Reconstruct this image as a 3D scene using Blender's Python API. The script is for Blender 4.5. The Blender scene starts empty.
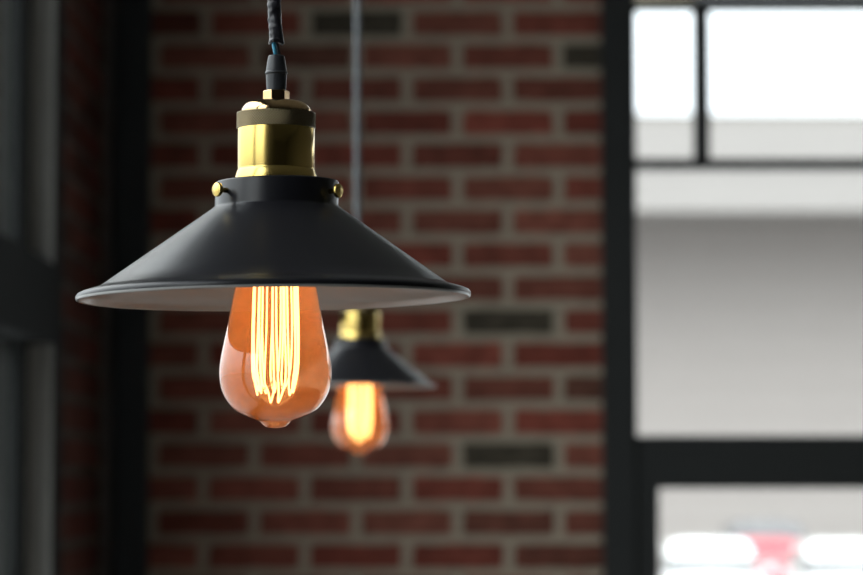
import bpy, math, random
from mathutils import Vector, Matrix
random.seed(7)
S = bpy.context.scene
COL = S.collection
PI = math.pi
R = math.radians

# ------------------------------------------------------------------ camera
FPX = 2930.0
CAM = Vector((0, 0, 1.5))
TH = math.atan(194.5 / FPX)
cd = bpy.data.cameras.new('camera'); cam = bpy.data.objects.new('camera', cd)
COL.objects.link(cam); S.camera = cam
cam.location = CAM; cam.rotation_euler = (PI / 2 + TH, 0, 0)
cd.sensor_width = 36; cd.lens = FPX * 36 / 863; cd.clip_start = .05; cd.clip_end = 500
cd.dof.use_dof = True; cd.dof.focus_distance = 1.68; cd.dof.aperture_fstop = 9.6; cd.dof.aperture_blades = 0
FW = Vector((0, math.cos(TH), math.sin(TH))); UP = Vector((0, -math.sin(TH), math.cos(TH)))

def at(px, py, D):
    """point of the world plane Y = D seen at a photo position (for measuring real sizes)"""
    d = FW * FPX + Vector((1, 0, 0)) * (px - 431.5) + UP * (287.5 - py)
    return CAM + d * (D / d.y)

S.view_settings.view_transform = 'Standard'; S.view_settings.look = 'None'
S.view_settings.gamma = 1; S.view_settings.exposure = 0; S.view_settings.use_curve_mapping = False
cy = S.cycles
cy.use_denoising = True; cy.max_bounces = 10; cy.transparent_max_bounces = 24; cy.diffuse_bounces = 5
cy.glossy_bounces = 6; cy.caustics_reflective = False; cy.sample_clamp_indirect = 6

# ------------------------------------------------------------------ materials
def new_mat(name):
    m = bpy.data.materials.new(name); m.use_nodes = True
    nt = m.node_tree; nt.nodes.clear()
    out = nt.nodes.new('ShaderNodeOutputMaterial')
    return m, nt, out

def lin(c):
    return tuple(((v / 255) / 12.92 if v / 255 <= .04045 else ((v / 255 + .055) / 1.055) ** 2.4) for v in c)

def mat(name, col, rough=.6, metal=0, noise=.0, nscale=20, bump=0, spec=.5, stretch=None, coat=0, aniso=0):
    m, nt, out = new_mat(name)
    b = nt.nodes.new('ShaderNodeBsdfPrincipled')
    b.inputs['Base Color'].default_value = (*col, 1); b.inputs['Roughness'].default_value = rough
    b.inputs['Metallic'].default_value = metal; b.inputs['Specular IOR Level'].default_value = spec
    b.inputs['Coat Weight'].default_value = coat
    if aniso:
        b.inputs['Anisotropic'].default_value = aniso
        tg = nt.nodes.new('ShaderNodeTangent'); tg.direction_type = 'RADIAL'; tg.axis = 'Z'
        nt.links.new(tg.outputs[0], b.inputs['Tangent'])
    nt.links.new(b.outputs[0], out.inputs[0])
    tc = nt.nodes.new('ShaderNodeTexCoord'); mp = nt.nodes.new('ShaderNodeMapping')
    nt.links.new(tc.outputs['Object'], mp.inputs[0])
    if stretch: mp.inputs['Scale'].default_value = stretch
    n = nt.nodes.new('ShaderNodeTexNoise'); n.inputs['Scale'].default_value = nscale; n.inputs['Detail'].default_value = 5
    nt.links.new(mp.outputs[0], n.inputs['Vector'])
    if noise:
        mx = nt.nodes.new('ShaderNodeMix'); mx.data_type = 'RGBA'
        mx.inputs[6].default_value = (*[c * (1 - noise) for c in col], 1)
        mx.inputs[7].default_value = (*[min(1, c * (1 + noise)) for c in col], 1)
        nt.links.new(n.outputs['Fac'], mx.inputs[0]); nt.links.new(mx.outputs[2], b.inputs['Base Color'])
    if bump:
        bp = nt.nodes.new('ShaderNodeBump'); bp.inputs['Strength'].default_value = 1; bp.inputs['Distance'].default_value = bump
        nt.links.new(n.outputs['Fac'], bp.inputs['Height']); nt.links.new(bp.outputs[0], b.inputs['Normal'])
    return m

def brick_mat():
    m, nt, out = new_mat('fired_brick')
    b = nt.nodes.new('ShaderNodeBsdfPrincipled'); b.inputs['Roughness'].default_value = .85
    b.inputs['Specular IOR Level'].default_value = .25
    a = nt.nodes.new('ShaderNodeAttribute'); a.attribute_name = 'tone'
    n = nt.nodes.new('ShaderNodeTexNoise'); n.inputs['Scale'].default_value = 28; n.inputs['Detail'].default_value = 8
    tc = nt.nodes.new('ShaderNodeTexCoord'); nt.links.new(tc.outputs['Object'], n.inputs['Vector'])
    rp = nt.nodes.new('ShaderNodeMapRange'); rp.inputs[1].default_value = .3; rp.inputs[2].default_value = .7
    rp.inputs[3].default_value = .72; rp.inputs[4].default_value = 1.28
    nt.links.new(n.outputs['Fac'], rp.inputs[0])
    mx = nt.nodes.new('ShaderNodeVectorMath'); mx.operation = 'SCALE'
    nt.links.new(a.outputs['Color'], mx.inputs[0]); nt.links.new(rp.outputs[0], mx.inputs['Scale'])
    nt.links.new(mx.outputs[0], b.inputs['Base Color'])
    bp = nt.nodes.new('ShaderNodeBump'); bp.inputs['Distance'].default_value = .002
    nt.links.new(n.outputs['Fac'], bp.inputs['Height']); nt.links.new(bp.outputs[0], b.inputs['Normal'])
    nt.links.new(b.outputs[0], out.inputs[0])
    return m

def thin_glass(name, tint, scatter=0.0, scol=(1, 1, 1), rough=0.0, gain=1.0):
    """a thin glass sheet: tinted see-through, Fresnel reflection, optional faint coating"""
    m, nt, out = new_mat(name); L = nt.links
    geo = nt.nodes.new('ShaderNodeNewGeometry')
    ior = nt.nodes.new('ShaderNodeMix'); ior.inputs[2].default_value = 1.5; ior.inputs[3].default_value = 1 / 1.5
    L.new(geo.outputs['Backfacing'], ior.inputs[0])
    fr = nt.nodes.new('ShaderNodeFresnel'); L.new(ior.outputs[0], fr.inputs['IOR'])
    ml = nt.nodes.new('ShaderNodeMath'); ml.operation = 'MULTIPLY'; ml.inputs[1].default_value = gain; ml.use_clamp = True
    L.new(fr.outputs[0], ml.inputs[0])
    tr = nt.nodes.new('ShaderNodeBsdfTransparent'); tr.inputs[0].default_value = (*tint, 1)
    body = tr.outputs[0]
    if scatter:
        di = nt.nodes.new('ShaderNodeBsdfDiffuse'); di.inputs[0].default_value = (*scol, 1)
        tl = nt.nodes.new('ShaderNodeBsdfTranslucent'); tl.inputs[0].default_value = (*scol, 1)
        dm = nt.nodes.new('ShaderNodeMixShader'); dm.inputs[0].default_value = .5
        L.new(di.outputs[0], dm.inputs[1]); L.new(tl.outputs[0], dm.inputs[2])
        sm = nt.nodes.new('ShaderNodeMixShader'); sm.inputs[0].default_value = scatter
        L.new(tr.outputs[0], sm.inputs[1]); L.new(dm.outputs[0], sm.inputs[2]); body = sm.outputs[0]
    gl = nt.nodes.new('ShaderNodeBsdfGlossy'); gl.inputs['Roughness'].default_value = rough
    mx = nt.nodes.new('ShaderNodeMixShader')
    L.new(ml.outputs[0], mx.inputs[0]); L.new(body, mx.inputs[1]); L.new(gl.outputs[0], mx.inputs[2])
    L.new(mx.outputs[0], out.inputs[0])
    return m

def glow(name, col, k):
    m, nt, out = new_mat(name)
    e = nt.nodes.new('ShaderNodeEmission'); e.inputs[0].default_value = (*col, 1); e.inputs[1].default_value = k
    nt.links.new(e.outputs[0], out.inputs[0])
    return m

M = {
    'brick': brick_mat(),
    'mortar': mat('mortar', (.56, .48, .37), .9, noise=.2, nscale=30, bump=.003),
    'dark_mortar': mat('dark_mortar', (.12, .105, .085), .9, noise=.2, nscale=30, bump=.003),
    'steel': mat('black_painted_steel', (.020, .023, .023), .65, noise=.2, nscale=8),
    'grey_steel': mat('grey_painted_steel', (.62, .61, .57), .5, noise=.1),
    'slate_steel': mat('slate_grey_painted_steel', (.040, .050, .056), .6, noise=.1),
    'matte_steel': mat('matte_dark_frame', (.030, .033, .033), .9, spec=.1),
    'dim_steel': mat('dark_grey_trim', (.25, .24, .22), .6, noise=.1),
    'shade_out': mat('charcoal_enamel', (.011, .011, .014), .30, noise=.12, nscale=60, bump=.00005, spec=.30),
    'shade_in': mat('pale_grey_enamel', (.32, .32, .31), .24, noise=.04, spec=.9),
    'brass': mat('brushed_brass', (.68, .49, .15), .14, 1, noise=.04, nscale=40, aniso=.9),
    'screw_brass': mat('turned_brass', (.80, .58, .18), .25, 1, noise=.06, nscale=200),
    'old_brass': mat('antique_brass', (.22, .175, .105), .33, 1, noise=.25, nscale=90),
    'polished_brass': mat('polished_brass', (.70, .48, .24), .12, 1, noise=.08, nscale=60),
    'rubber': mat('black_rubber', (.028, .030, .035), .4, noise=.2, nscale=300, bump=.0002),
    'tape': mat('black_tape', (.022, .022, .027), .3, noise=.3, nscale=200, bump=.0004),
    'blue_wire': mat('blue_wire', (.05, .30, .45), .35),
    'cord': mat('grey_braided_cord', (.14, .15, .16), .6, noise=.3, nscale=400),
    'ceramic': mat('white_ceramic', (.7, .68, .62), .4),
    'nickel': mat('nickel', (.6, .58, .55), .3, 1),
    'amber': thin_glass('amber_glass', (.96, .72, .52), .27, (.98, .42, .16), gain=1.8),
    'stem_glass': thin_glass('clear_glass', (.97, .97, .95), 0),
    'filament': glow('glowing_filament', (1, .56, .22), 8.5),
    'pane': thin_glass('window_glass', (.95, .97, .96), 0),
    'plaster': mat('dark_plaster', (.14, .13, .12), .8, noise=.1, nscale=3),
    'plaster_dark': mat('dark_brown_plaster', (.10, .09, .08), .8, noise=.1, nscale=3),
    'ceiling': mat('painted_ceiling', (.32, .31, .29), .8, noise=.05, nscale=3),
    'floor': mat('polished_concrete', (.17, .16, .15), .5, noise=.2, nscale=2),
    'ground': mat('asphalt', (.22, .22, .22), .9, noise=.15, nscale=4),
    'facade': mat('pale_cladding', (.385, .352, .332), .8, noise=.03, nscale=.6),
    'fascia': mat('white_cladding', (.325, .305, .29), .8, noise=.02, nscale=.6),
    'gutter': mat('grey_gutter', (.25, .235, .215), .6),
    'dark_clad': mat('slate_cladding', (.045, .052, .062), .7, noise=.15, nscale=2),
    'car_white': mat('white_car_paint', (.78, .78, .77), .25, coat=1),
    'car_red': mat('red_car_paint', (.36, .02, .035), .4, coat=.2),
    'car_grey': mat('grey_car_paint', (.09, .09, .095), .35, coat=.5),
    'car_glass': mat('tinted_car_glass', (.02, .02, .022), .05, spec=.9),
    'tyre': mat('tyre_rubber', (.02, .02, .02), .8),
    'lens': mat('headlamp_lens', (.7, .7, .7), .1, coat=1),
    'soffit': mat('cream_board', (.42, .40, .33), .7, noise=.1),
}

# ------------------------------------------------------------------ mesh helpers
class MB:
    def __init__(s): s.v = []; s.f = []; s.m = []; s.c = []; s.sm = []
    def add(s, vs, fs, mi=0, col=(1, 1, 1), smooth=False, mw=None):
        b = len(s.v)
        s.v += [tuple(mw @ Vector(p)) if mw else tuple(p) for p in vs]
        for f in fs:
            s.f.append([b + i for i in f]); s.m.append(mi); s.c.append(col); s.sm.append(smooth)
    def box(s, a, b, mi=0, col=(1, 1, 1)):
        (x0, y0, z0), (x1, y1, z1) = a, b
        vs = [(x0, y0, z0), (x1, y0, z0), (x1, y1, z0), (x0, y1, z0), (x0, y0, z1), (x1, y0, z1), (x1, y1, z1), (x0, y1, z1)]
        s.add(vs, [(3, 2, 1, 0), (4, 5, 6, 7), (0, 1, 5, 4), (1, 2, 6, 5), (2, 3, 7, 6), (3, 0, 4, 7)], mi, col)
    def lathe(s, prof, n=96, mi=0, mw=None, mats=None):
        """prof: (r, z) points in order"""
        vs = []; fs = []
        for r, z in prof:
            for k in range(n):
                t = 2 * PI * k / n; vs.append((r * math.cos(t), r * math.sin(t), z))
        for i in range(len(prof) - 1):
            for k in range(n):
                k2 = (k + 1) % n
                fs.append((i * n + k, i * n + k2, (i + 1) * n + k2, (i + 1) * n + k))
        if mats:
            b = len(s.v); s.v += [tuple(mw @ Vector(p)) if mw else p for p in vs]
            for j, f in enumerate(fs):
                s.f.append([b + i for i in f]); s.m.append(mats[j // n]); s.c.append((1, 1, 1)); s.sm.append(True)
        else:
            s.add(vs, fs, mi, smooth=True, mw=mw)
    def tube(s, pts, r, n=10, mi=0, closed=False):
        pts = [Vector(p) for p in pts]; vs = []; fs = []
        rr = r if isinstance(r, (list, tuple)) else [r] * len(pts)
        N = len(pts); prev = None
        for i, p in enumerate(pts):
            a = pts[(i - 1) % N] if (closed or i > 0) else p
            c = pts[(i + 1) % N] if (closed or i < N - 1) else p
            t = (c - a).normalized()
            u = prev - t * prev.dot(t) if prev is not None else None
            if u is None or u.length < 1e-6:
                u = t.cross(Vector((.3, .9, .1))); 
            u.normalize(); prev = u; w = t.cross(u)
            for k in range(n):
                q = 2 * PI * k / n; vs.append(p + (u * math.cos(q) + w * math.sin(q)) * rr[i])
        for i in range(N if closed else N - 1):
            j = (i + 1) % N
            for k in range(n):
                k2 = (k + 1) % n; fs.append((i * n + k, i * n + k2, j * n + k2, j * n + k))
        if not closed:
            fs.append(tuple(range(n))[::-1]); fs.append(tuple((N - 1) * n + k for k in range(n)))
        s.add(vs, fs, mi, smooth=True)
    def build(s, name, mats, parent=None, loc=None, tone=False, bevel=0):
        me = bpy.data.meshes.new(name); me.from_pydata(s.v, [], s.f)
        if not isinstance(mats, (list, tuple)): mats = [mats]
        for m in mats: me.materials.append(m)
        for i, p in enumerate(me.polygons):
            p.material_index = s.m[i]; p.use_smooth = s.sm[i]
        if tone:
            ca = me.color_attributes.new('tone', 'FLOAT_COLOR', 'CORNER')
            for i, p in enumerate(me.polygons):
                for li in p.loop_indices: ca.data[li].color = (*s.c[i], 1)
        me.update()
        o = bpy.data.objects.new(name, me); COL.objects.link(o)
        if parent: o.parent = parent
        if loc is not None: o.location = loc
        if bevel:
            b = o.modifiers.new('b', 'BEVEL'); b.width = bevel; b.segments = 2; b.limit_method = 'ANGLE'
        return o

def sub(pts, n=4):
    """Catmull-Rom resample of a 2-D profile"""
    out = []
    for i in range(len(pts) - 1):
        p0 = pts[max(i - 1, 0)]; p1 = pts[i]; p2 = pts[i + 1]; p3 = pts[min(i + 2, len(pts) - 1)]
        for k in range(n):
            t = k / n
            out.append(tuple(.5 * (2 * b + (c - a) * t + (2 * a - 5 * b + 4 * c - d) * t * t + (3 * b - a - 3 * c + d) * t ** 3)
                             for a, b, c, d in zip(p0, p1, p2, p3)))
    out.append(tuple(pts[-1]))
    return out

def empty(name, loc, label, cat, group=None):
    o = bpy.data.objects.new(name, None); COL.objects.link(o); o.location = loc
    o['label'] = label; o['category'] = cat
    if group: o['group'] = group
    return o

def tag(o, label=None, cat=None, kind=None, group=None):
    if label: o['label'] = label
    if cat: o['category'] = cat
    if kind: o['kind'] = kind
    if group: o['group'] = group
    return o

# ------------------------------------------------------------------ the room
XL, XR, YB, YF, ZC = -.68, 3.6, -4.0, 6.0, 3.2       # left wall, right wall, rear, brick wall, ceiling
GZ = -.95                                            # street level outside
PW = at(1431.5, 482, 6).x - at(431.5, 482, 6).x; PW /= 1000   # metres per photo pixel at the brick wall

def zz(py, D): return at(431.5, py, D).z
def xx(px, D): return at(px, 287, D).x

# brick walls: a mortar bed with every brick standing proud of it
def brick(mb, org, ux, nrm, w, h, col):
    """org = lower left corner on the mortar face, ux along the wall, nrm out of the wall"""
    up = Vector((0, 0, 1)); nx, nz = 7, 4; dep = .007
    ph = random.random() * 6; vs = []
    def hgt(i, j):
        e = (i in (0, nx - 1)) + (j in (0, nz - 1))
        return dep - .0022 * e + random.uniform(-.0008, .0008)
    for j in range(nz):
        for i in range(nx):
            u = w * i / (nx - 1); v = h * j / (nz - 1)
            if i in (0, nx - 1): u += random.uniform(-.0016, .0016)
            if j in (0, nz - 1): v += random.uniform(-.0014, .0014)
            vs.append(org + ux * u + up * v + nrm * hgt(i, j))
    fs = [(j * nx + i, j * nx + i + 1, (j + 1) * nx + i + 1, (j + 1) * nx + i) for j in range(nz - 1) for i in range(nx - 1)]
    ring = [i for i in range(nx)] + [j * nx + nx - 1 for j in range(1, nz)] + [(nz - 1) * nx + i for i in range(nx - 2, -1, -1)] + [j * nx for j in range(nz - 2, 0, -1)]
    b0 = len(vs)
    for k in ring: 
        p = vs[k]; vs.append(p - nrm * ((p - org).dot(nrm) + .002))
    for a in range(len(ring)):
        c = (a + 1) % len(ring)
        fs.append((ring[a], b0 + a, b0 + c, ring[c]))
    mb.add(vs, fs, 1, col)

RED = (.335, .100, .070)
special = {(9, 0): .35, (13, 1): .30, (0, 0): .45, (3, 2): .55, (14, 0): .6, (0, -1): .40}
def tone(row, k):
    b = random.uniform(.74, 1.15); g = random.uniform(.85, 1.2)
    c = [RED[0] * b, RED[1] * b * g, RED[2] * b * g]
    if random.random() < .10: c = [c[0] * .6, c[1] * .75, c[2] * .75]
    return tuple(c)

def course_walls():
    rp = 33.5 * PW; bp = 101.6 * PW; bh = .0495; bw = bp - .0225
    z0 = zz(23.5, YF)
    x0 = xx(407, YF)
    mb = MB()
    mb.box((XL - .25, YF, GZ), (xx(612, YF), YF + .3, ZC))
    darks = []
    for (px, py) in ((500, 323), (493, 460), (350, 22), (590, 55)):
        darks.append((xx(px, YF), zz(py, YF)))
    for row in range(-24, 60):
        zc = z0 - row * rp
        if zc > ZC - .03 or zc < .02: continue
        off = 0 if row % 2 == 0 else .5
        for k in range(-14, 4):
            a = x0 + (k + off) * bp + .011; b = a + bw
            a0 = max(a, XL); b0 = min(b, xx(609, YF))
            if b0 - a0 < .02: continue
            col = tone(row, k)
            for dx, dz in darks:
                if a0 <= dx <= b0 and abs(zc - dz) < rp * .45: col = (.10, .085, .062)
            brick(mb, Vector((a0, YF, zc - bh / 2)), Vector((1, 0, 0)), Vector((0, -1, 0)), b0 - a0, bh, col)
    o = mb.build('wall_back', [M['mortar'], M['brick']], tone=True); tag(o, kind='structure')
    # short return on the left side wall, brick and mortar coloured darker
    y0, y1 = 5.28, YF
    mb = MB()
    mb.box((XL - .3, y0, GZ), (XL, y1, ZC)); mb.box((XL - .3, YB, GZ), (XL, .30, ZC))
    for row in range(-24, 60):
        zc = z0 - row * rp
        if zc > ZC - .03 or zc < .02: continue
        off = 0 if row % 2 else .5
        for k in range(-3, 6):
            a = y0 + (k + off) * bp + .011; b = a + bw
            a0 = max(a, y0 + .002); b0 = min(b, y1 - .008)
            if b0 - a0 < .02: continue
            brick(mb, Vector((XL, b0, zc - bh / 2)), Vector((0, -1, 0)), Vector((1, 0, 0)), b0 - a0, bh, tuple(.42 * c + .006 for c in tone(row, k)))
    o = mb.build('wall_left', [M['dark_mortar'], M['brick']], tone=True); tag(o, kind='structure')
course_walls()

def struct(name, boxes, m, bevel=0, parent=None):
    mb = MB()
    for a, b in boxes: mb.box(a, b)
    o = mb.build(name, m, parent, bevel=bevel)
    if parent is None: tag(o, kind='structure')
    return o

struct('floor', [((XL - .3, YB - .2, GZ), (XR + .2, YF + .3, 0))], M['floor'])
struct('ceiling', [((XL - .3, YB - .2, ZC), (XR + .2, YF + .3, ZC + .2))], M['ceiling'])
struct('wall_right', [((XR, YB - .2, 0), (XR + .2, YF + .3, ZC))], M['plaster'])
struct('wall_rear', [((XL - .3, YB - .2, 0), (XR, YB, ZC))], M['plaster_dark'])

# left window wall: steel framed glazing from the rear of the room up to the brick return
wy0, wy1 = .30, 5.10
RZ0, RZ1 = zz(326, 4.5), zz(236, 4.5)
MS = M['matte_steel']
w = struct('window_1', [((-.74, 4.96, .0), (-.702, 5.10, ZC)), ((-.74, wy0, 0), (-.66, wy1, .25)),
                        ((-.74, wy0, 2.95), (-.66, wy1, ZC))], MS)
struct('rail', [((-.74, 3.2, RZ0), (-.655, 5.12, RZ1))], MS, parent=w)
for y in (.33, 1.39, 3.2):
    struct('mullion', [((-.73, y - .03, .25), (-.67, y + .03, 2.95))], MS, parent=w)
for y0, y1 in ((.33, 1.39), (1.39, 3.2)):
    struct('pane', [((-.712, y0 + .03, .25), (-.708, y1 - .03, 2.95))], M['pane'], parent=w)
struct('pane', [((-.712, 3.23, .25), (-.708, 4.96, RZ0))], M['pane'], parent=w)
struct('pane', [((-.712, 3.23, RZ1), (-.708, 4.96, 2.95))], M['pane'], parent=w)
struct('jamb', [((-.70, 5.10, 0), (-.665, 5.28, ZC))], MS, parent=w)
struct('trim_1', [((-.70, 5.088, 0), (-.660, 5.0995, ZC))], M['grey_steel'])

# steel columns against the brick
def column(x0, x1, yf, name_label, paint='steel'):
    """hollow steel section with rounded corners and a foot plate"""
    t = empty('steel_column', ((x0 + x1) / 2, yf + .03, 0), name_label, 'column')
    hx = (x1 - x0) / 2; mb = MB(); hy = (YF - .008 - yf) / 2; r = .006
    pts = []
    for cx_, cy_, a0 in ((hx - r, hy - r, 0), (-hx + r, hy - r, 90), (-hx + r, -hy + r, 180), (hx - r, -hy + r, 270)):
        for k in range(5):
            a = R(a0 + k * 22.5); pts.append((cx_ + r * math.cos(a), cy_ + r * math.sin(a)))
    n = len(pts); vs = [(x, y, .01) for x, y in pts] + [(x, y, ZC - .002) for x, y in pts]
    mb.add(vs, [(i, (i + 1) % n, n + (i + 1) % n, n + i) for i in range(n)], smooth=False)
    mb.build('shaft', M[paint], t, loc=(0, hy - .03, 0))
    mb = MB(); mb.box((-hx - .004, -hy, 0), (hx + .004, hy, .012)); mb.build('foot_plate', M[paint], t, loc=(0, hy - .03, 0))
    return t
column(xx(113, 5.93), xx(148, 5.93), 5.93, 'dark steel column in the shadowed left part of the brick wall', 'slate_steel')
struct('trim_2', [((XL + .009, 5.955, 0), (xx(112, 5.97), 5.99, ZC))], M['dim_steel'])
column(xx(603, 5.94), xx(637, 5.94), 5.94, 'black steel column between the red brick and the bright window')

# right window: big steel framed glazing in the plane of the brick wall
D = 5.95
xa = xx(635.5, D); xb = XR
z = lambda py: zz(py, D)
fr = [((xa, D, z(7)), (xb, D + .05, z(2)))]                                         # slim head bar
fr += [((xa, D, z(168)), (xb, D + .05, z(158.5)))]                                     # transom
w = struct('window_2', fr, M['steel'], bevel=.001)
struct('rail', [((xa, D, z(488.5)), (xb, D + .08, z(435.5)))], M['steel'], parent=w, bevel=.002)
struct('post', [((xa, D, 0), (xx(658, D), D + .08, z(487) ))], M['steel'], parent=w)
for i, px in enumerate((703.5, 1130, 1560)):
    x = xx(px, D); struct('mullion', [((x - .015, D, z(160)), (x + .015, D + .05, z(7)))], M['steel'], parent=w)
for px in (1560,):
    x = xx(px, D); struct('mullion', [((x - .02, D, 0), (x + .02, D + .05, z(167)))], M['steel'], parent=w)
struct('frame', [((xx(658, D), D, 0), (xb, D + .08, .12)), ((xa, D, 2.98), (xb, D + .05, ZC))], M['steel'], parent=w)
for a, b in ((z(7) , z(160)), (z(167), z(437)), (.12, z(487)), (z(2), 2.98)):
    struct('pane', [((xa, D + .02, min(a, b)), (xb, D + .024, max(a, b)))], M['pane'], parent=w)

# ------------------------------------------------------------------ outside
struct('ground', [((-120, -60, GZ - .3), (140, 160, GZ))], M['ground'])
# eave over the street window: cream soffit board next to the column, dark beam beyond
b = MB(); zb = zz(4, 7.2)
b.box((xx(700, 7.2), 6.9, zb + .0), (XR + .6, 7.3, zb + .16))
tag(b.build('eave_beam', M['dark_clad']), 'dark beam running along the top of the bright window outside', 'beam')
b = MB(); b.box((xx(615, 7.2), 7.31, zb + .002), (XR + .6, 7.34, zb + .2)); b.box((xx(615, 7.2), YF + .32, zb + .2), (XR + .6, 7.34, zb + .22))
tag(b.build('soffit_board', M['soffit']), 'pale cream eave board above the top left window pane', 'board')

# big pale building across the street
DB = 75.0
def building():
    t = empty('warehouse', (12, DB, GZ), 'long pale clad building across the street, filling the right window', 'building')
    X0, X1 = -14, 60
    zt, zg, zf = zz(113, DB - 4), zz(122, DB - 4), zz(211, DB - 4)
    mb = MB(); mb.box((X0 - 12, 0, 0), (X1 - 12, 14, zf - GZ))
    zc = 0.0
    while zc < zf - GZ - .8:                                 # shallow horizontal cladding ribs
        mb.box((X0 - 12, -.02, zc), (X1 - 12, 0, zc + .66)); zc += .70
    mb.build('wall', M['facade'], t)
    mb = MB(); mb.box((X0 - 12.5, -4.0, zf - GZ), (X1 - 11.5, 15, zg - GZ)); mb.box((X0 - 12.5, -4.06, zz(163, DB - 4) - GZ), (X1 - 11.5, -4.0, zz(166, DB - 4) - GZ))
    mb.build('fascia', M['fascia'], t)
    mb = MB(); mb.box((X0 - 12.5, -3.95, zg - GZ), (X1 - 11.5, 15, zt - GZ)); mb.build('gutter', M['gutter'], t)
building()
# dark block added outside, standing in for the dim reflection in the left glazing
mb = MB(); mb.box((-2.6, 8.2, GZ), (-1.02, 9.6, 3.0))
for k in range(6): mb.box((-2.6, 8.17, GZ + .1 + k * .66), (-1.02, 8.2, GZ + .70 + k * .66))
tag(mb.build('dark_backdrop', M['dark_clad']), 'dark block added outside to make the left window glass look dim', 'building')

def car(px, py_top, Dn, label, paint, H=1.48, W=1.76, Ln=4.2):
    """parked car, nose to the camera: lofted body and cabin, glass, wheels, lamps"""
    x = xx(px, Dn + 2)
    t = empty('parked_car', (x, Dn, GZ), label, 'car')
    hw = W / 2
    # lower body: stations along the length (y, z of shoulder line, half width)
    st = [(0, .50, .74), (.12, .66, .84), (.5, .78, .95), (1.15, .90, 1), (1.9, .95, 1), (2.9, .98, 1), (3.6, 1.0, .98), (4.05, .96, .92), (4.2, .72, .84)]
    mb = MB(); vs = []; n = 11
    for y, zs, wf in st:
        wv = hw * wf; sec = [(-wv * .80, .22), (-wv * .97, .30), (-wv, .52), (-wv * .985, zs * .86), (-wv * .88, zs), (0, zs + .035), (wv * .88, zs), (wv * .985, zs * .86), (wv, .52), (wv * .97, .30), (wv * .80, .22)]
        vs += [(a, y * Ln / 4.2, b) for a, b in sec]
    fs = [(i * n + k, i * n + k + 1, (i + 1) * n + k + 1, (i + 1) * n + k) for i in range(len(st) - 1) for k in range(n - 1)]
    fs += [(i * n + n - 1, i * n, (i + 1) * n, (i + 1) * n + n - 1) for i in range(len(st) - 1)]
    fs += [tuple(range(n))[::-1], tuple((len(st) - 1) * n + k for k in range(n))]
    mb.add(vs, fs, smooth=True); mb.build('body', paint, t)
    # cabin: glass house tapering up to the roof
    def loft(rows, m, name):
        mb = MB(); n = len(rows[0]); vs = [p for r_ in rows for p in r_]
        fs = [(i * n + k, i * n + (k + 1) % n, (i + 1) * n + (k + 1) % n, (i + 1) * n + k) for i in range(len(rows) - 1) for k in range(n)]
        fs.append(tuple((len(rows) - 1) * n + k for k in range(n)))
        mb.add(vs, fs, smooth=False); mb.build(name, m, t)
    k = Ln / 4.2
    def ring(zv, y0, y1, w_, bow=.08):
        return [(-w_, y0 + bow, zv), (-w_ * .5, y0 + bow * .25, zv), (0, y0, zv), (w_ * .5, y0 + bow * .25, zv), (w_, y0 + bow, zv), (w_, y1, zv), (0, y1 + bow * .5, zv), (-w_, y1, zv)]
    loft([ring(.90, 1.15 * k, 3.95 * k, hw * .92), ring(H - .28, 1.65 * k, 3.62 * k, hw * .80)], M['car_glass'], 'window_glass')
    loft([ring(H - .29, 1.62 * k, 3.65 * k, hw * .82), ring(H - .12, 1.74 * k, 3.57 * k, hw * .77), ring(H - .04, 1.92 * k, 3.45 * k, hw * .66), ring(H, 2.2 * k, 3.2 * k, hw * .42)], paint, 'roof')
    for sx in (-1, 1):
        mb = MB(); mb.box((sx * hw * .62 - .17, .03, .56), (sx * hw * .62 + .17, .20, .70)); mb.build('headlamp', M['lens'], t, bevel=.02)
        mb = MB(); mb.box((sx * (hw + .09) - .09, 1.35, .92), (sx * (hw + .09) + .09, 1.47, 1.05)); mb.build('wing_mirror', paint, t, bevel=.02)
        for y in (.78, 3.35):
            mb = MB(); mb.lathe([(.0, -.1), (.20, -.1), (.30, -.09), (.32, -.05), (.32, .05), (.30, .09), (.20, .1), (0, .1)], 28, mw=Matrix.Translation((sx * (hw - .12), y * k, .32)) @ Matrix.Rotation(PI / 2, 4, 'Y'))
            mb.build('wheel', M['tyre'], t)
    mb = MB(); mb.box((-.45, -.01, .40), (.45, .05, .55)); mb.build('grille', M['tyre'], t)
    return t
G = None
car(707, 542, 48, 'white car parked outside, at the lower left of the bright window', M['car_white'])
car(845, 540, 47, 'white car parked outside, at the lower right edge of the picture', M['car_white'])
car(768, 545, 54, 'red car parked outside between the two white cars', M['car_red'], H=1.36)
car(764, 528, 60.5, 'dark grey car parked behind the red car outside', M['car_grey'], H=1.62, W=1.9)

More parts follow.
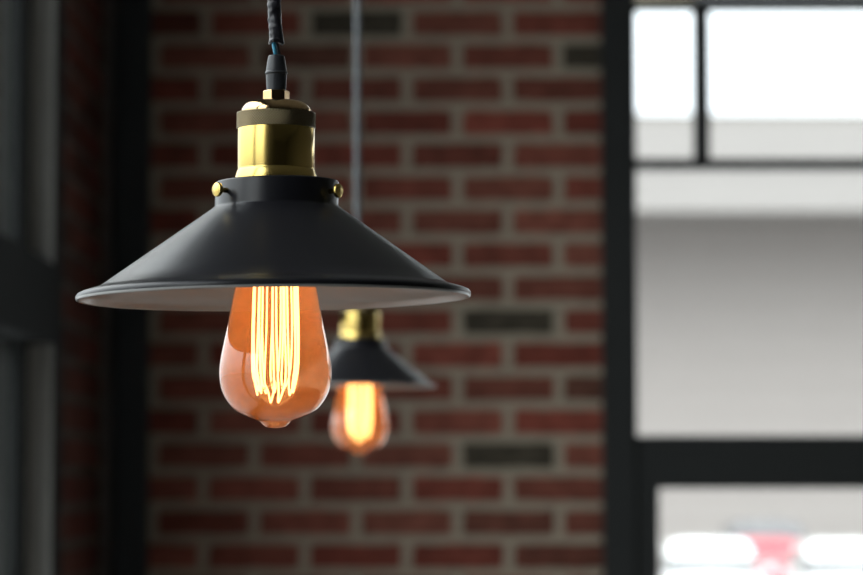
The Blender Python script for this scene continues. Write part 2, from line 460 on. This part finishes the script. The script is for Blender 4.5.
# ------------------------------------------------------------------ pendant lamps
def pendant(axis_px, rim_py, D, label, shade='wide', seed=1):
    random.seed(seed)
    p0 = at(axis_px, rim_py, D)                    # centre of the shade rim
    u = .000573                                    # one photo pixel at the near lamp, in metres
    t = empty('pendant_lamp', p0, label, 'lamp', )
    Z = lambda py: (293 - py) * u
    # --- shade
    if shade == 'wide':
        cr, ctop, cbot = 62, 182, 207
        prof_o = [(36, 181.6), (58, 181.6), (61, 182.3), (62, 184), (62, 206.2), (62.6, 207.6), (64.5, 209.2)]
        prof_o += [(64.5 + (174 - 64.5) * k / 8, 209.2 + (286.5 - 209.2) * k / 8) for k in range(1, 9)]
        prof_o += [(179, 288.6), (186, 290.4), (192, 292.2), (196, 294), (197.5, 296.2), (197.7, 298.6), (196.9, 300.6), (195.2, 301.2), (193.6, 299.8)]
        prof_i = [(191, 296.3), (185, 293.4), (174, 289.3)] + [(174 - (174 - 64) * k / 8, 289.3 - (289.3 - 211.5) * k / 8) for k in range(1, 9)] + [(60.4, 207), (60.4, 183.4), (36, 183.4)]
        dz = 0
    else:
        # smaller, deeper shade of the far lamp (pixels of the near lamp's scale)
        prof_o = [(36, 199), (48, 199), (51, 200), (52, 202), (52, 214), (53, 215.5)]
        prof_o += [(53 + (142 - 53) * k / 8, 215.5 + (287 - 215.5) * k / 8) for k in range(1, 9)]
        prof_o += [(146, 289.5), (150, 291.6), (151.5, 293.4), (150.6, 295), (149, 294.6)]
        prof_i = [(146, 291.6), (141, 289)] + [(141 - (141 - 53) * k / 8, 289 - (289 - 218) * k / 8) for k in range(1, 9)] + [(50.4, 215), (50.4, 200.8), (36, 200.8)]
        cr = 52; dz = 18; ctop, cbot = 199, 215
    prof = prof_o + prof_i
    mi = [0] * (len(prof_o) - 4) + [1] * (len(prof_i) + 3)
    mb = MB(); mb.lathe([(r * u, Z(y)) for r, y in prof], 160, mats=mi)
    sh = mb.build('lamp_shade', [M['shade_out'], M['shade_in']], t)
    if shade == 'wide': sh.rotation_euler = (0, R(-.8), 0); sh.location = (-1.6 * u, 0, .0007)
    if shade == 'wide':
        for v in sh.data.vertices: v.co.x += .04 * v.co.z
    ys = lambda y: Z(y + dz)                        # everything above the shade shifts with its top
    # --- socket
    mb = MB(); mb.lathe([(r * u, ys(y)) for r, y in [(30, 181.4), (42.2, 181.4), (42.2, 180), (41.2, 176), (39.6, 171), (38.8, 169.2), (38.4, 168.6), (38.6, 167.4), (38.7, 127), (38.0, 125)]], 128)
    so = mb.build('socket', M['brass'], t)
    # knurled ring
    mb = MB(); n = 600; rows = 25; vs = []; fs = []
    ring = [(38.6, 127.4), (40.0, 126.8)]
    for j in range(rows): ring.append((40.3, 126.4 - 13.6 * j / (rows - 1)))
    ring += [(39.8, 111.6), (35.0, 110.8)]
    for j, (r, y) in enumerate(ring):
        for k in range(n):
            a = 2 * PI * k / n; o_ = 0
            if 2 <= j < 2 + rows: o_ = -.0010 * (abs(math.sin(42 * a + (j - 2) * .62)) * .5 + abs(math.sin(42 * a - (j - 2) * .62)) * .5)
            rr_ = r * u + o_; vs.append((rr_ * math.cos(a), rr_ * math.sin(a), ys(y)))
    for j in range(len(ring) - 1):
        for k in range(n): fs.append((j * n + k, j * n + (k + 1) % n, (j + 1) * n + (k + 1) % n, (j + 1) * n + k))
    mb.add(vs, fs, smooth=True); mb.build('knurled_ring', M['old_brass'], so)
    mb = MB(); mb.lathe([(r * u, ys(y)) for r, y in sub([(35.5, 111.2), (34.6, 107.5), (31.5, 103), (27, 100.4), (20, 99.4), (12, 99.2)])], 128)
    mb.build('dome_cap', M['polished_brass'], so)
    # hexagon nipple
    mb = MB(); k6 = [(13.4 * u * math.cos(R(60 * k + 12)), 13.4 * u * math.sin(R(60 * k + 12))) for k in range(6)]
    vs = [(x, y, ys(99.6)) for x, y in k6] + [(x, y, ys(89.6)) for x, y in k6] + [(x * .93, y * .93, ys(88.8)) for x, y in k6]
    fs = [(k, (k + 1) % 6, 6 + (k + 1) % 6, 6 + k) for k in range(6)] + [(6 + k, 6 + (k + 1) % 6, 12 + (k + 1) % 6, 12 + k) for k in range(6)] + [tuple(range(12, 18))]
    mb.add(vs, fs); mb.build('hex_nut', M['polished_brass'], so)
    # rubber strain relief
    mb = MB(); mb.lathe([(r * u, ys(y)) for r, y in sub([(9.6, 89.2), (9.9, 86), (10.6, 73), (10.7, 72.2)], 3) + sub([(11.5, 71.6), (11.4, 70.2), (10.6, 69.4), (10.2, 66), (8.6, 56), (7.8, 53.6), (6, 52.8), (0.1, 52.7)], 3)], 64)
    mb.build('strain_relief', M['rubber'], t)
    # wires, tape, cord
    wl = MB(); wl.tube([(-.6 * u, -2 * u, ys(54)), (-1.2 * u, -3 * u, ys(49)), (-2.6 * u, -3.4 * u, ys(42)), (-3.2 * u, -3 * u, ys(36))], 2.1 * u, 12)
    wl.build('blue_wire', M['blue_wire'], t)
    wl = MB(); wl.tube([(3 * u, 1 * u, ys(54)), (1.6 * u, 1.5 * u, ys(48)), (.4 * u, 1.5 * u, ys(41)), (-.5 * u, 1 * u, ys(36))], 1.8 * u, 12)
    wl.build('dark_wire', M['cord'], t)
    top = ZC - p0.z - .03
    if shade == 'wide':
        # lumpy tape wrapped in a spiral, flared ragged end
        mb = MB(); n = 28; rows = 60; vs = []; fs = []
        for j in range(rows):
            y = 41 - 62 * j / (rows - 1)
            spiral = j * .15
            for k in range(n):
                a = 2 * PI * k / n
                ph = (a - spiral) % (2 * PI)
                r = 6.3 + .9 * (ph / (2 * PI)) + .45 * math.sin(3 * a + j * .25) + .25 * math.sin(j * .9) + random.uniform(-.12, .12)
                if j < 9: r += (9 - j) * .13 * (1 + math.cos(a - .2)) + (1.2 if j < 4 else 0) * math.sin(2 * a) * .4
                if j < 2: r *= .9
                zoff = 1.6 * math.sin(2 * a + 1) if j < 4 else 0
                vs.append(((r * math.cos(a) - 1.6 + .7 * math.sin(j * .13)) * u, r * math.sin(a) * u, ys(y + zoff)))
        for j in range(rows - 1):
            for k in range(n): fs.append((j * n + k, j * n + (k + 1) % n, (j + 1) * n + (k + 1) % n, (j + 1) * n + k))
        fs.append(tuple(range(n))[::-1]); fs.append(tuple((rows - 1) * n + k for k in range(n)))
        mb.add(vs, fs, smooth=True); mb.build('tape_wrap', M['tape'], t)
        cb = MB(); cb.tube([(-1.3 * u, 0, ys(-18)), (-1 * u, 0, ys(-60)), (0, 0, top)], 5.2 * u, 16)
    else:
        cb = MB(); cb.tube([(-2 * u, 0, ys(40)), (-4 * u, 0, ys(10)), (-5.5 * u, 0, ys(-120)), (-5.5 * u, 0, top)], 6.8 * u, 16)
    cb.build('cord', M['cord'], t)
    mb = MB(); mb.lathe([(.004, top - .012), (.012, top - .008), (.045, top), (.05, top + .008), (.05, top + .0295), (0, top + .0295)], 48)
    mb.build('ceiling_rose', M['shade_out'], t)
    # thumb screws round the collar
    for az in ((-49.5, 61, 182) if shade == 'wide' else (140, 220)):
        a = R(az); dirv = Vector((math.sin(a), -math.cos(a), 0))
        q = dirv.to_track_quat('Z', 'Y').to_matrix().to_4x4()
        base = dirv * ((cr - 1.5) * u) + Vector((0, 0, Z((ctop + cbot) / 2 - 1)))
        mb = MB(); mb.lathe([(r * u, h * u) for r, h in [(0, 0), (2.6, 0), (2.6, 8.5), (4.2, 9.4), (6.6, 10.2), (7.1, 11), (7.1, 13.4), (6.5, 14.2), (0, 14.3)]], 32, mw=Matrix.Translation(base) @ q)
        mb.build('thumb_screw', M['screw_brass'], t)
    # --- bulb
    bp = [(22.5, 190), (23, 205), (24.5, 222), (29, 243), (34.5, 264), (41, 287), (47.2, 320), (52.6, 345), (55.4, 360), (56.5, 372), (55.6, 384), (53.4, 392), (49.6, 400), (42.5, 409), (35, 414.2), (26, 418.3), (19, 420.6), (15.5, 422.2), (13, 424.6), (10, 427), (5, 428.5), (.05, 428.8)]
    prof = sub(bp, 4)
    mb = MB(); mb.lathe([(max(r, .02) * u, Z(y)) for r, y in prof], 144)
    bu = mb.build('bulb', M['amber'], t)
    mb = MB(); pr = []
    for k in range(40):
        y = 190 - 38 * k / 39; pr.append((22.6 + .9 * math.sin(k * 1.2), y))
    mb.lathe([(r * u, Z(y)) for r, y in pr] + [(8 * u, Z(148))], 64); mb.build('screw_base', M['nickel'], bu)
    # glass stem with support rods
    mb = MB(); mb.lathe([(r * u, Z(y)) for r, y in sub([(20, 192), (14, 225), (9, 255), (5, 275), (3, 290), (2.6, 370), (3.6, 378), (3.0, 386), (.1, 388)])], 32)
    mb.build('glass_stem', M['stem_glass'], bu)
    # squirrel-cage filament
    N = 11; rad_t, rad_b = 21.6, 22.2
    mb = MB(); sup = MB()
    pts = []
    for k in range(N):
        a0 = 2 * PI * k / N + .22; a1 = a0 + PI / N
        dr = random.uniform(-1.2, 1.2); yb = 392 + random.uniform(-5, 5); yt = 272 + random.uniform(-3, 3)
        kin = 1.0
        vx = {7: -4.2, 8: 3.6}.get(k)
        if vx: yb = 402; kin = .35
        jj = random.uniform(-.10, .10); a0 += jj; a1 += random.uniform(-.10, .10)
        def P_(a, r, y): return Vector((math.cos(a) * r * u, math.sin(a) * r * u, Z(y)))
        pts += [P_(a0, rad_t + dr, yt), P_(a0 + .02, rad_b + 1.2 + dr, yt + 55), P_(a0 + .10, rad_b + 1 + dr, yb - 24), P_(a0 + .18, rad_b * (.9 if kin == 1 else .8), yb - 10),
                *([P_(a1 - .03, rad_b * .82, yb - 1), P_(a1 + .03, rad_b * .82, yb)] if not vx else [Vector(((vx - .5) * u, -8 * u, Z(yb - 1))), Vector(((vx + .5) * u, -8 * u, Z(yb)))]),
                P_(a1 + .16, rad_b * (.95 if kin == 1 else .8), yb - 12), P_(a1 + .16, rad_b + 1, yb - 30), P_(a1 + .10, rad_t + 1, yt + 50), P_(a1 + .12, rad_t, yt)]
        sup.tube([P_(a0, rad_t - .5, yt), P_(a0, 10, yt + 6), P_(a0, 3, 284), P_(a0, 0, 285)], .35 * u, 6)
        sup.tube([P_(a1, rad_b * .82, yb - .5) if not vx else Vector((vx * u, -8 * u, Z(yb))), P_(a1, 6, 386), P_(a1, 2.5, 379), P_(a1, 0, 378)], .35 * u, 6)
    sup.tube([(0, 0, Z(270)), (0, 0, Z(380))], .7 * u, 8)
    sm = []
    for i in range(len(pts) - 1):
        p_1 = pts[max(i - 1, 0)]; a = pts[i]; b_ = pts[i + 1]; c = pts[min(i + 2, len(pts) - 1)]
        for q in range(3):
            s1 = q / 3
            sm.append(.5 * (2 * a + (b_ - p_1) * s1 + (2 * p_1 - 5 * a + 4 * b_ - c) * s1 * s1 + (3 * a - p_1 - 3 * b_ + c) * s1 ** 3))
    sm.append(pts[-1])
    mb.tube(sm, 1.0 * u, 6)
    mb.build('filament', M['filament'], bu)
    sup.build('filament_support', M['nickel'], bu)
    return t

pendant(275.6, 293, 1.68, 'dark conical pendant lamp hanging in front, in sharp focus, with brass socket', 'wide', 3)
l2 = pendant(359.8, 386.3, 3.33, 'smaller blurred pendant lamp hanging behind the front lamp near the brick', 'deep', 5)

# ------------------------------------------------------------------ light: overcast sky through the windows
W = bpy.data.worlds.new('overcast_sky'); S.world = W; W.use_nodes = True
nt = W.node_tree; nt.nodes.clear()
out = nt.nodes.new('ShaderNodeOutputWorld'); bg = nt.nodes.new('ShaderNodeBackground')
tc = nt.nodes.new('ShaderNodeTexCoord'); no = nt.nodes.new('ShaderNodeTexNoise'); no.inputs['Scale'].default_value = 2.2; no.inputs['Detail'].default_value = 4
rp = nt.nodes.new('ShaderNodeValToRGB'); rp.color_ramp.elements[0].color = (.86, .92, 1.0, 1); rp.color_ramp.elements[1].color = (1, 1, 1, 1)
rp.color_ramp.elements[0].position = .35; rp.color_ramp.elements[1].position = .65
nt.links.new(tc.outputs['Generated'], no.inputs['Vector']); nt.links.new(no.outputs['Fac'], rp.inputs[0])
# overcast sky: about three times as bright overhead as at the horizon
nt.links.new(rp.outputs[0], bg.inputs[0])
sp = nt.nodes.new('ShaderNodeSeparateXYZ'); nt.links.new(tc.outputs['Generated'], sp.inputs[0])
mr = nt.nodes.new('ShaderNodeMapRange'); mr.inputs[1].default_value = 0; mr.inputs[2].default_value = 1
mr.inputs[3].default_value = 1.9; mr.inputs[4].default_value = 7.4
nt.links.new(sp.outputs[2], mr.inputs[0]); nt.links.new(mr.outputs[0], bg.inputs[1])
nt.links.new(bg.outputs[0], out.inputs[0])

def portal(name, loc, rot, sx, sy):
    l = bpy.data.lights.new(name, 'AREA'); l.shape = 'RECTANGLE'; l.size = sx; l.size_y = sy
    l.cycles.is_portal = True
    o = bpy.data.objects.new(name, l); COL.objects.link(o); o.location = loc; o.rotation_euler = rot
portal('window_portal', (-.78, 2.65, 1.6), (0, R(-90), 0), 2.9, 4.8)
portal('window_portal', (2.0, 6.1, 1.55), (R(-90), 0, 0), 3.2, 3.1)
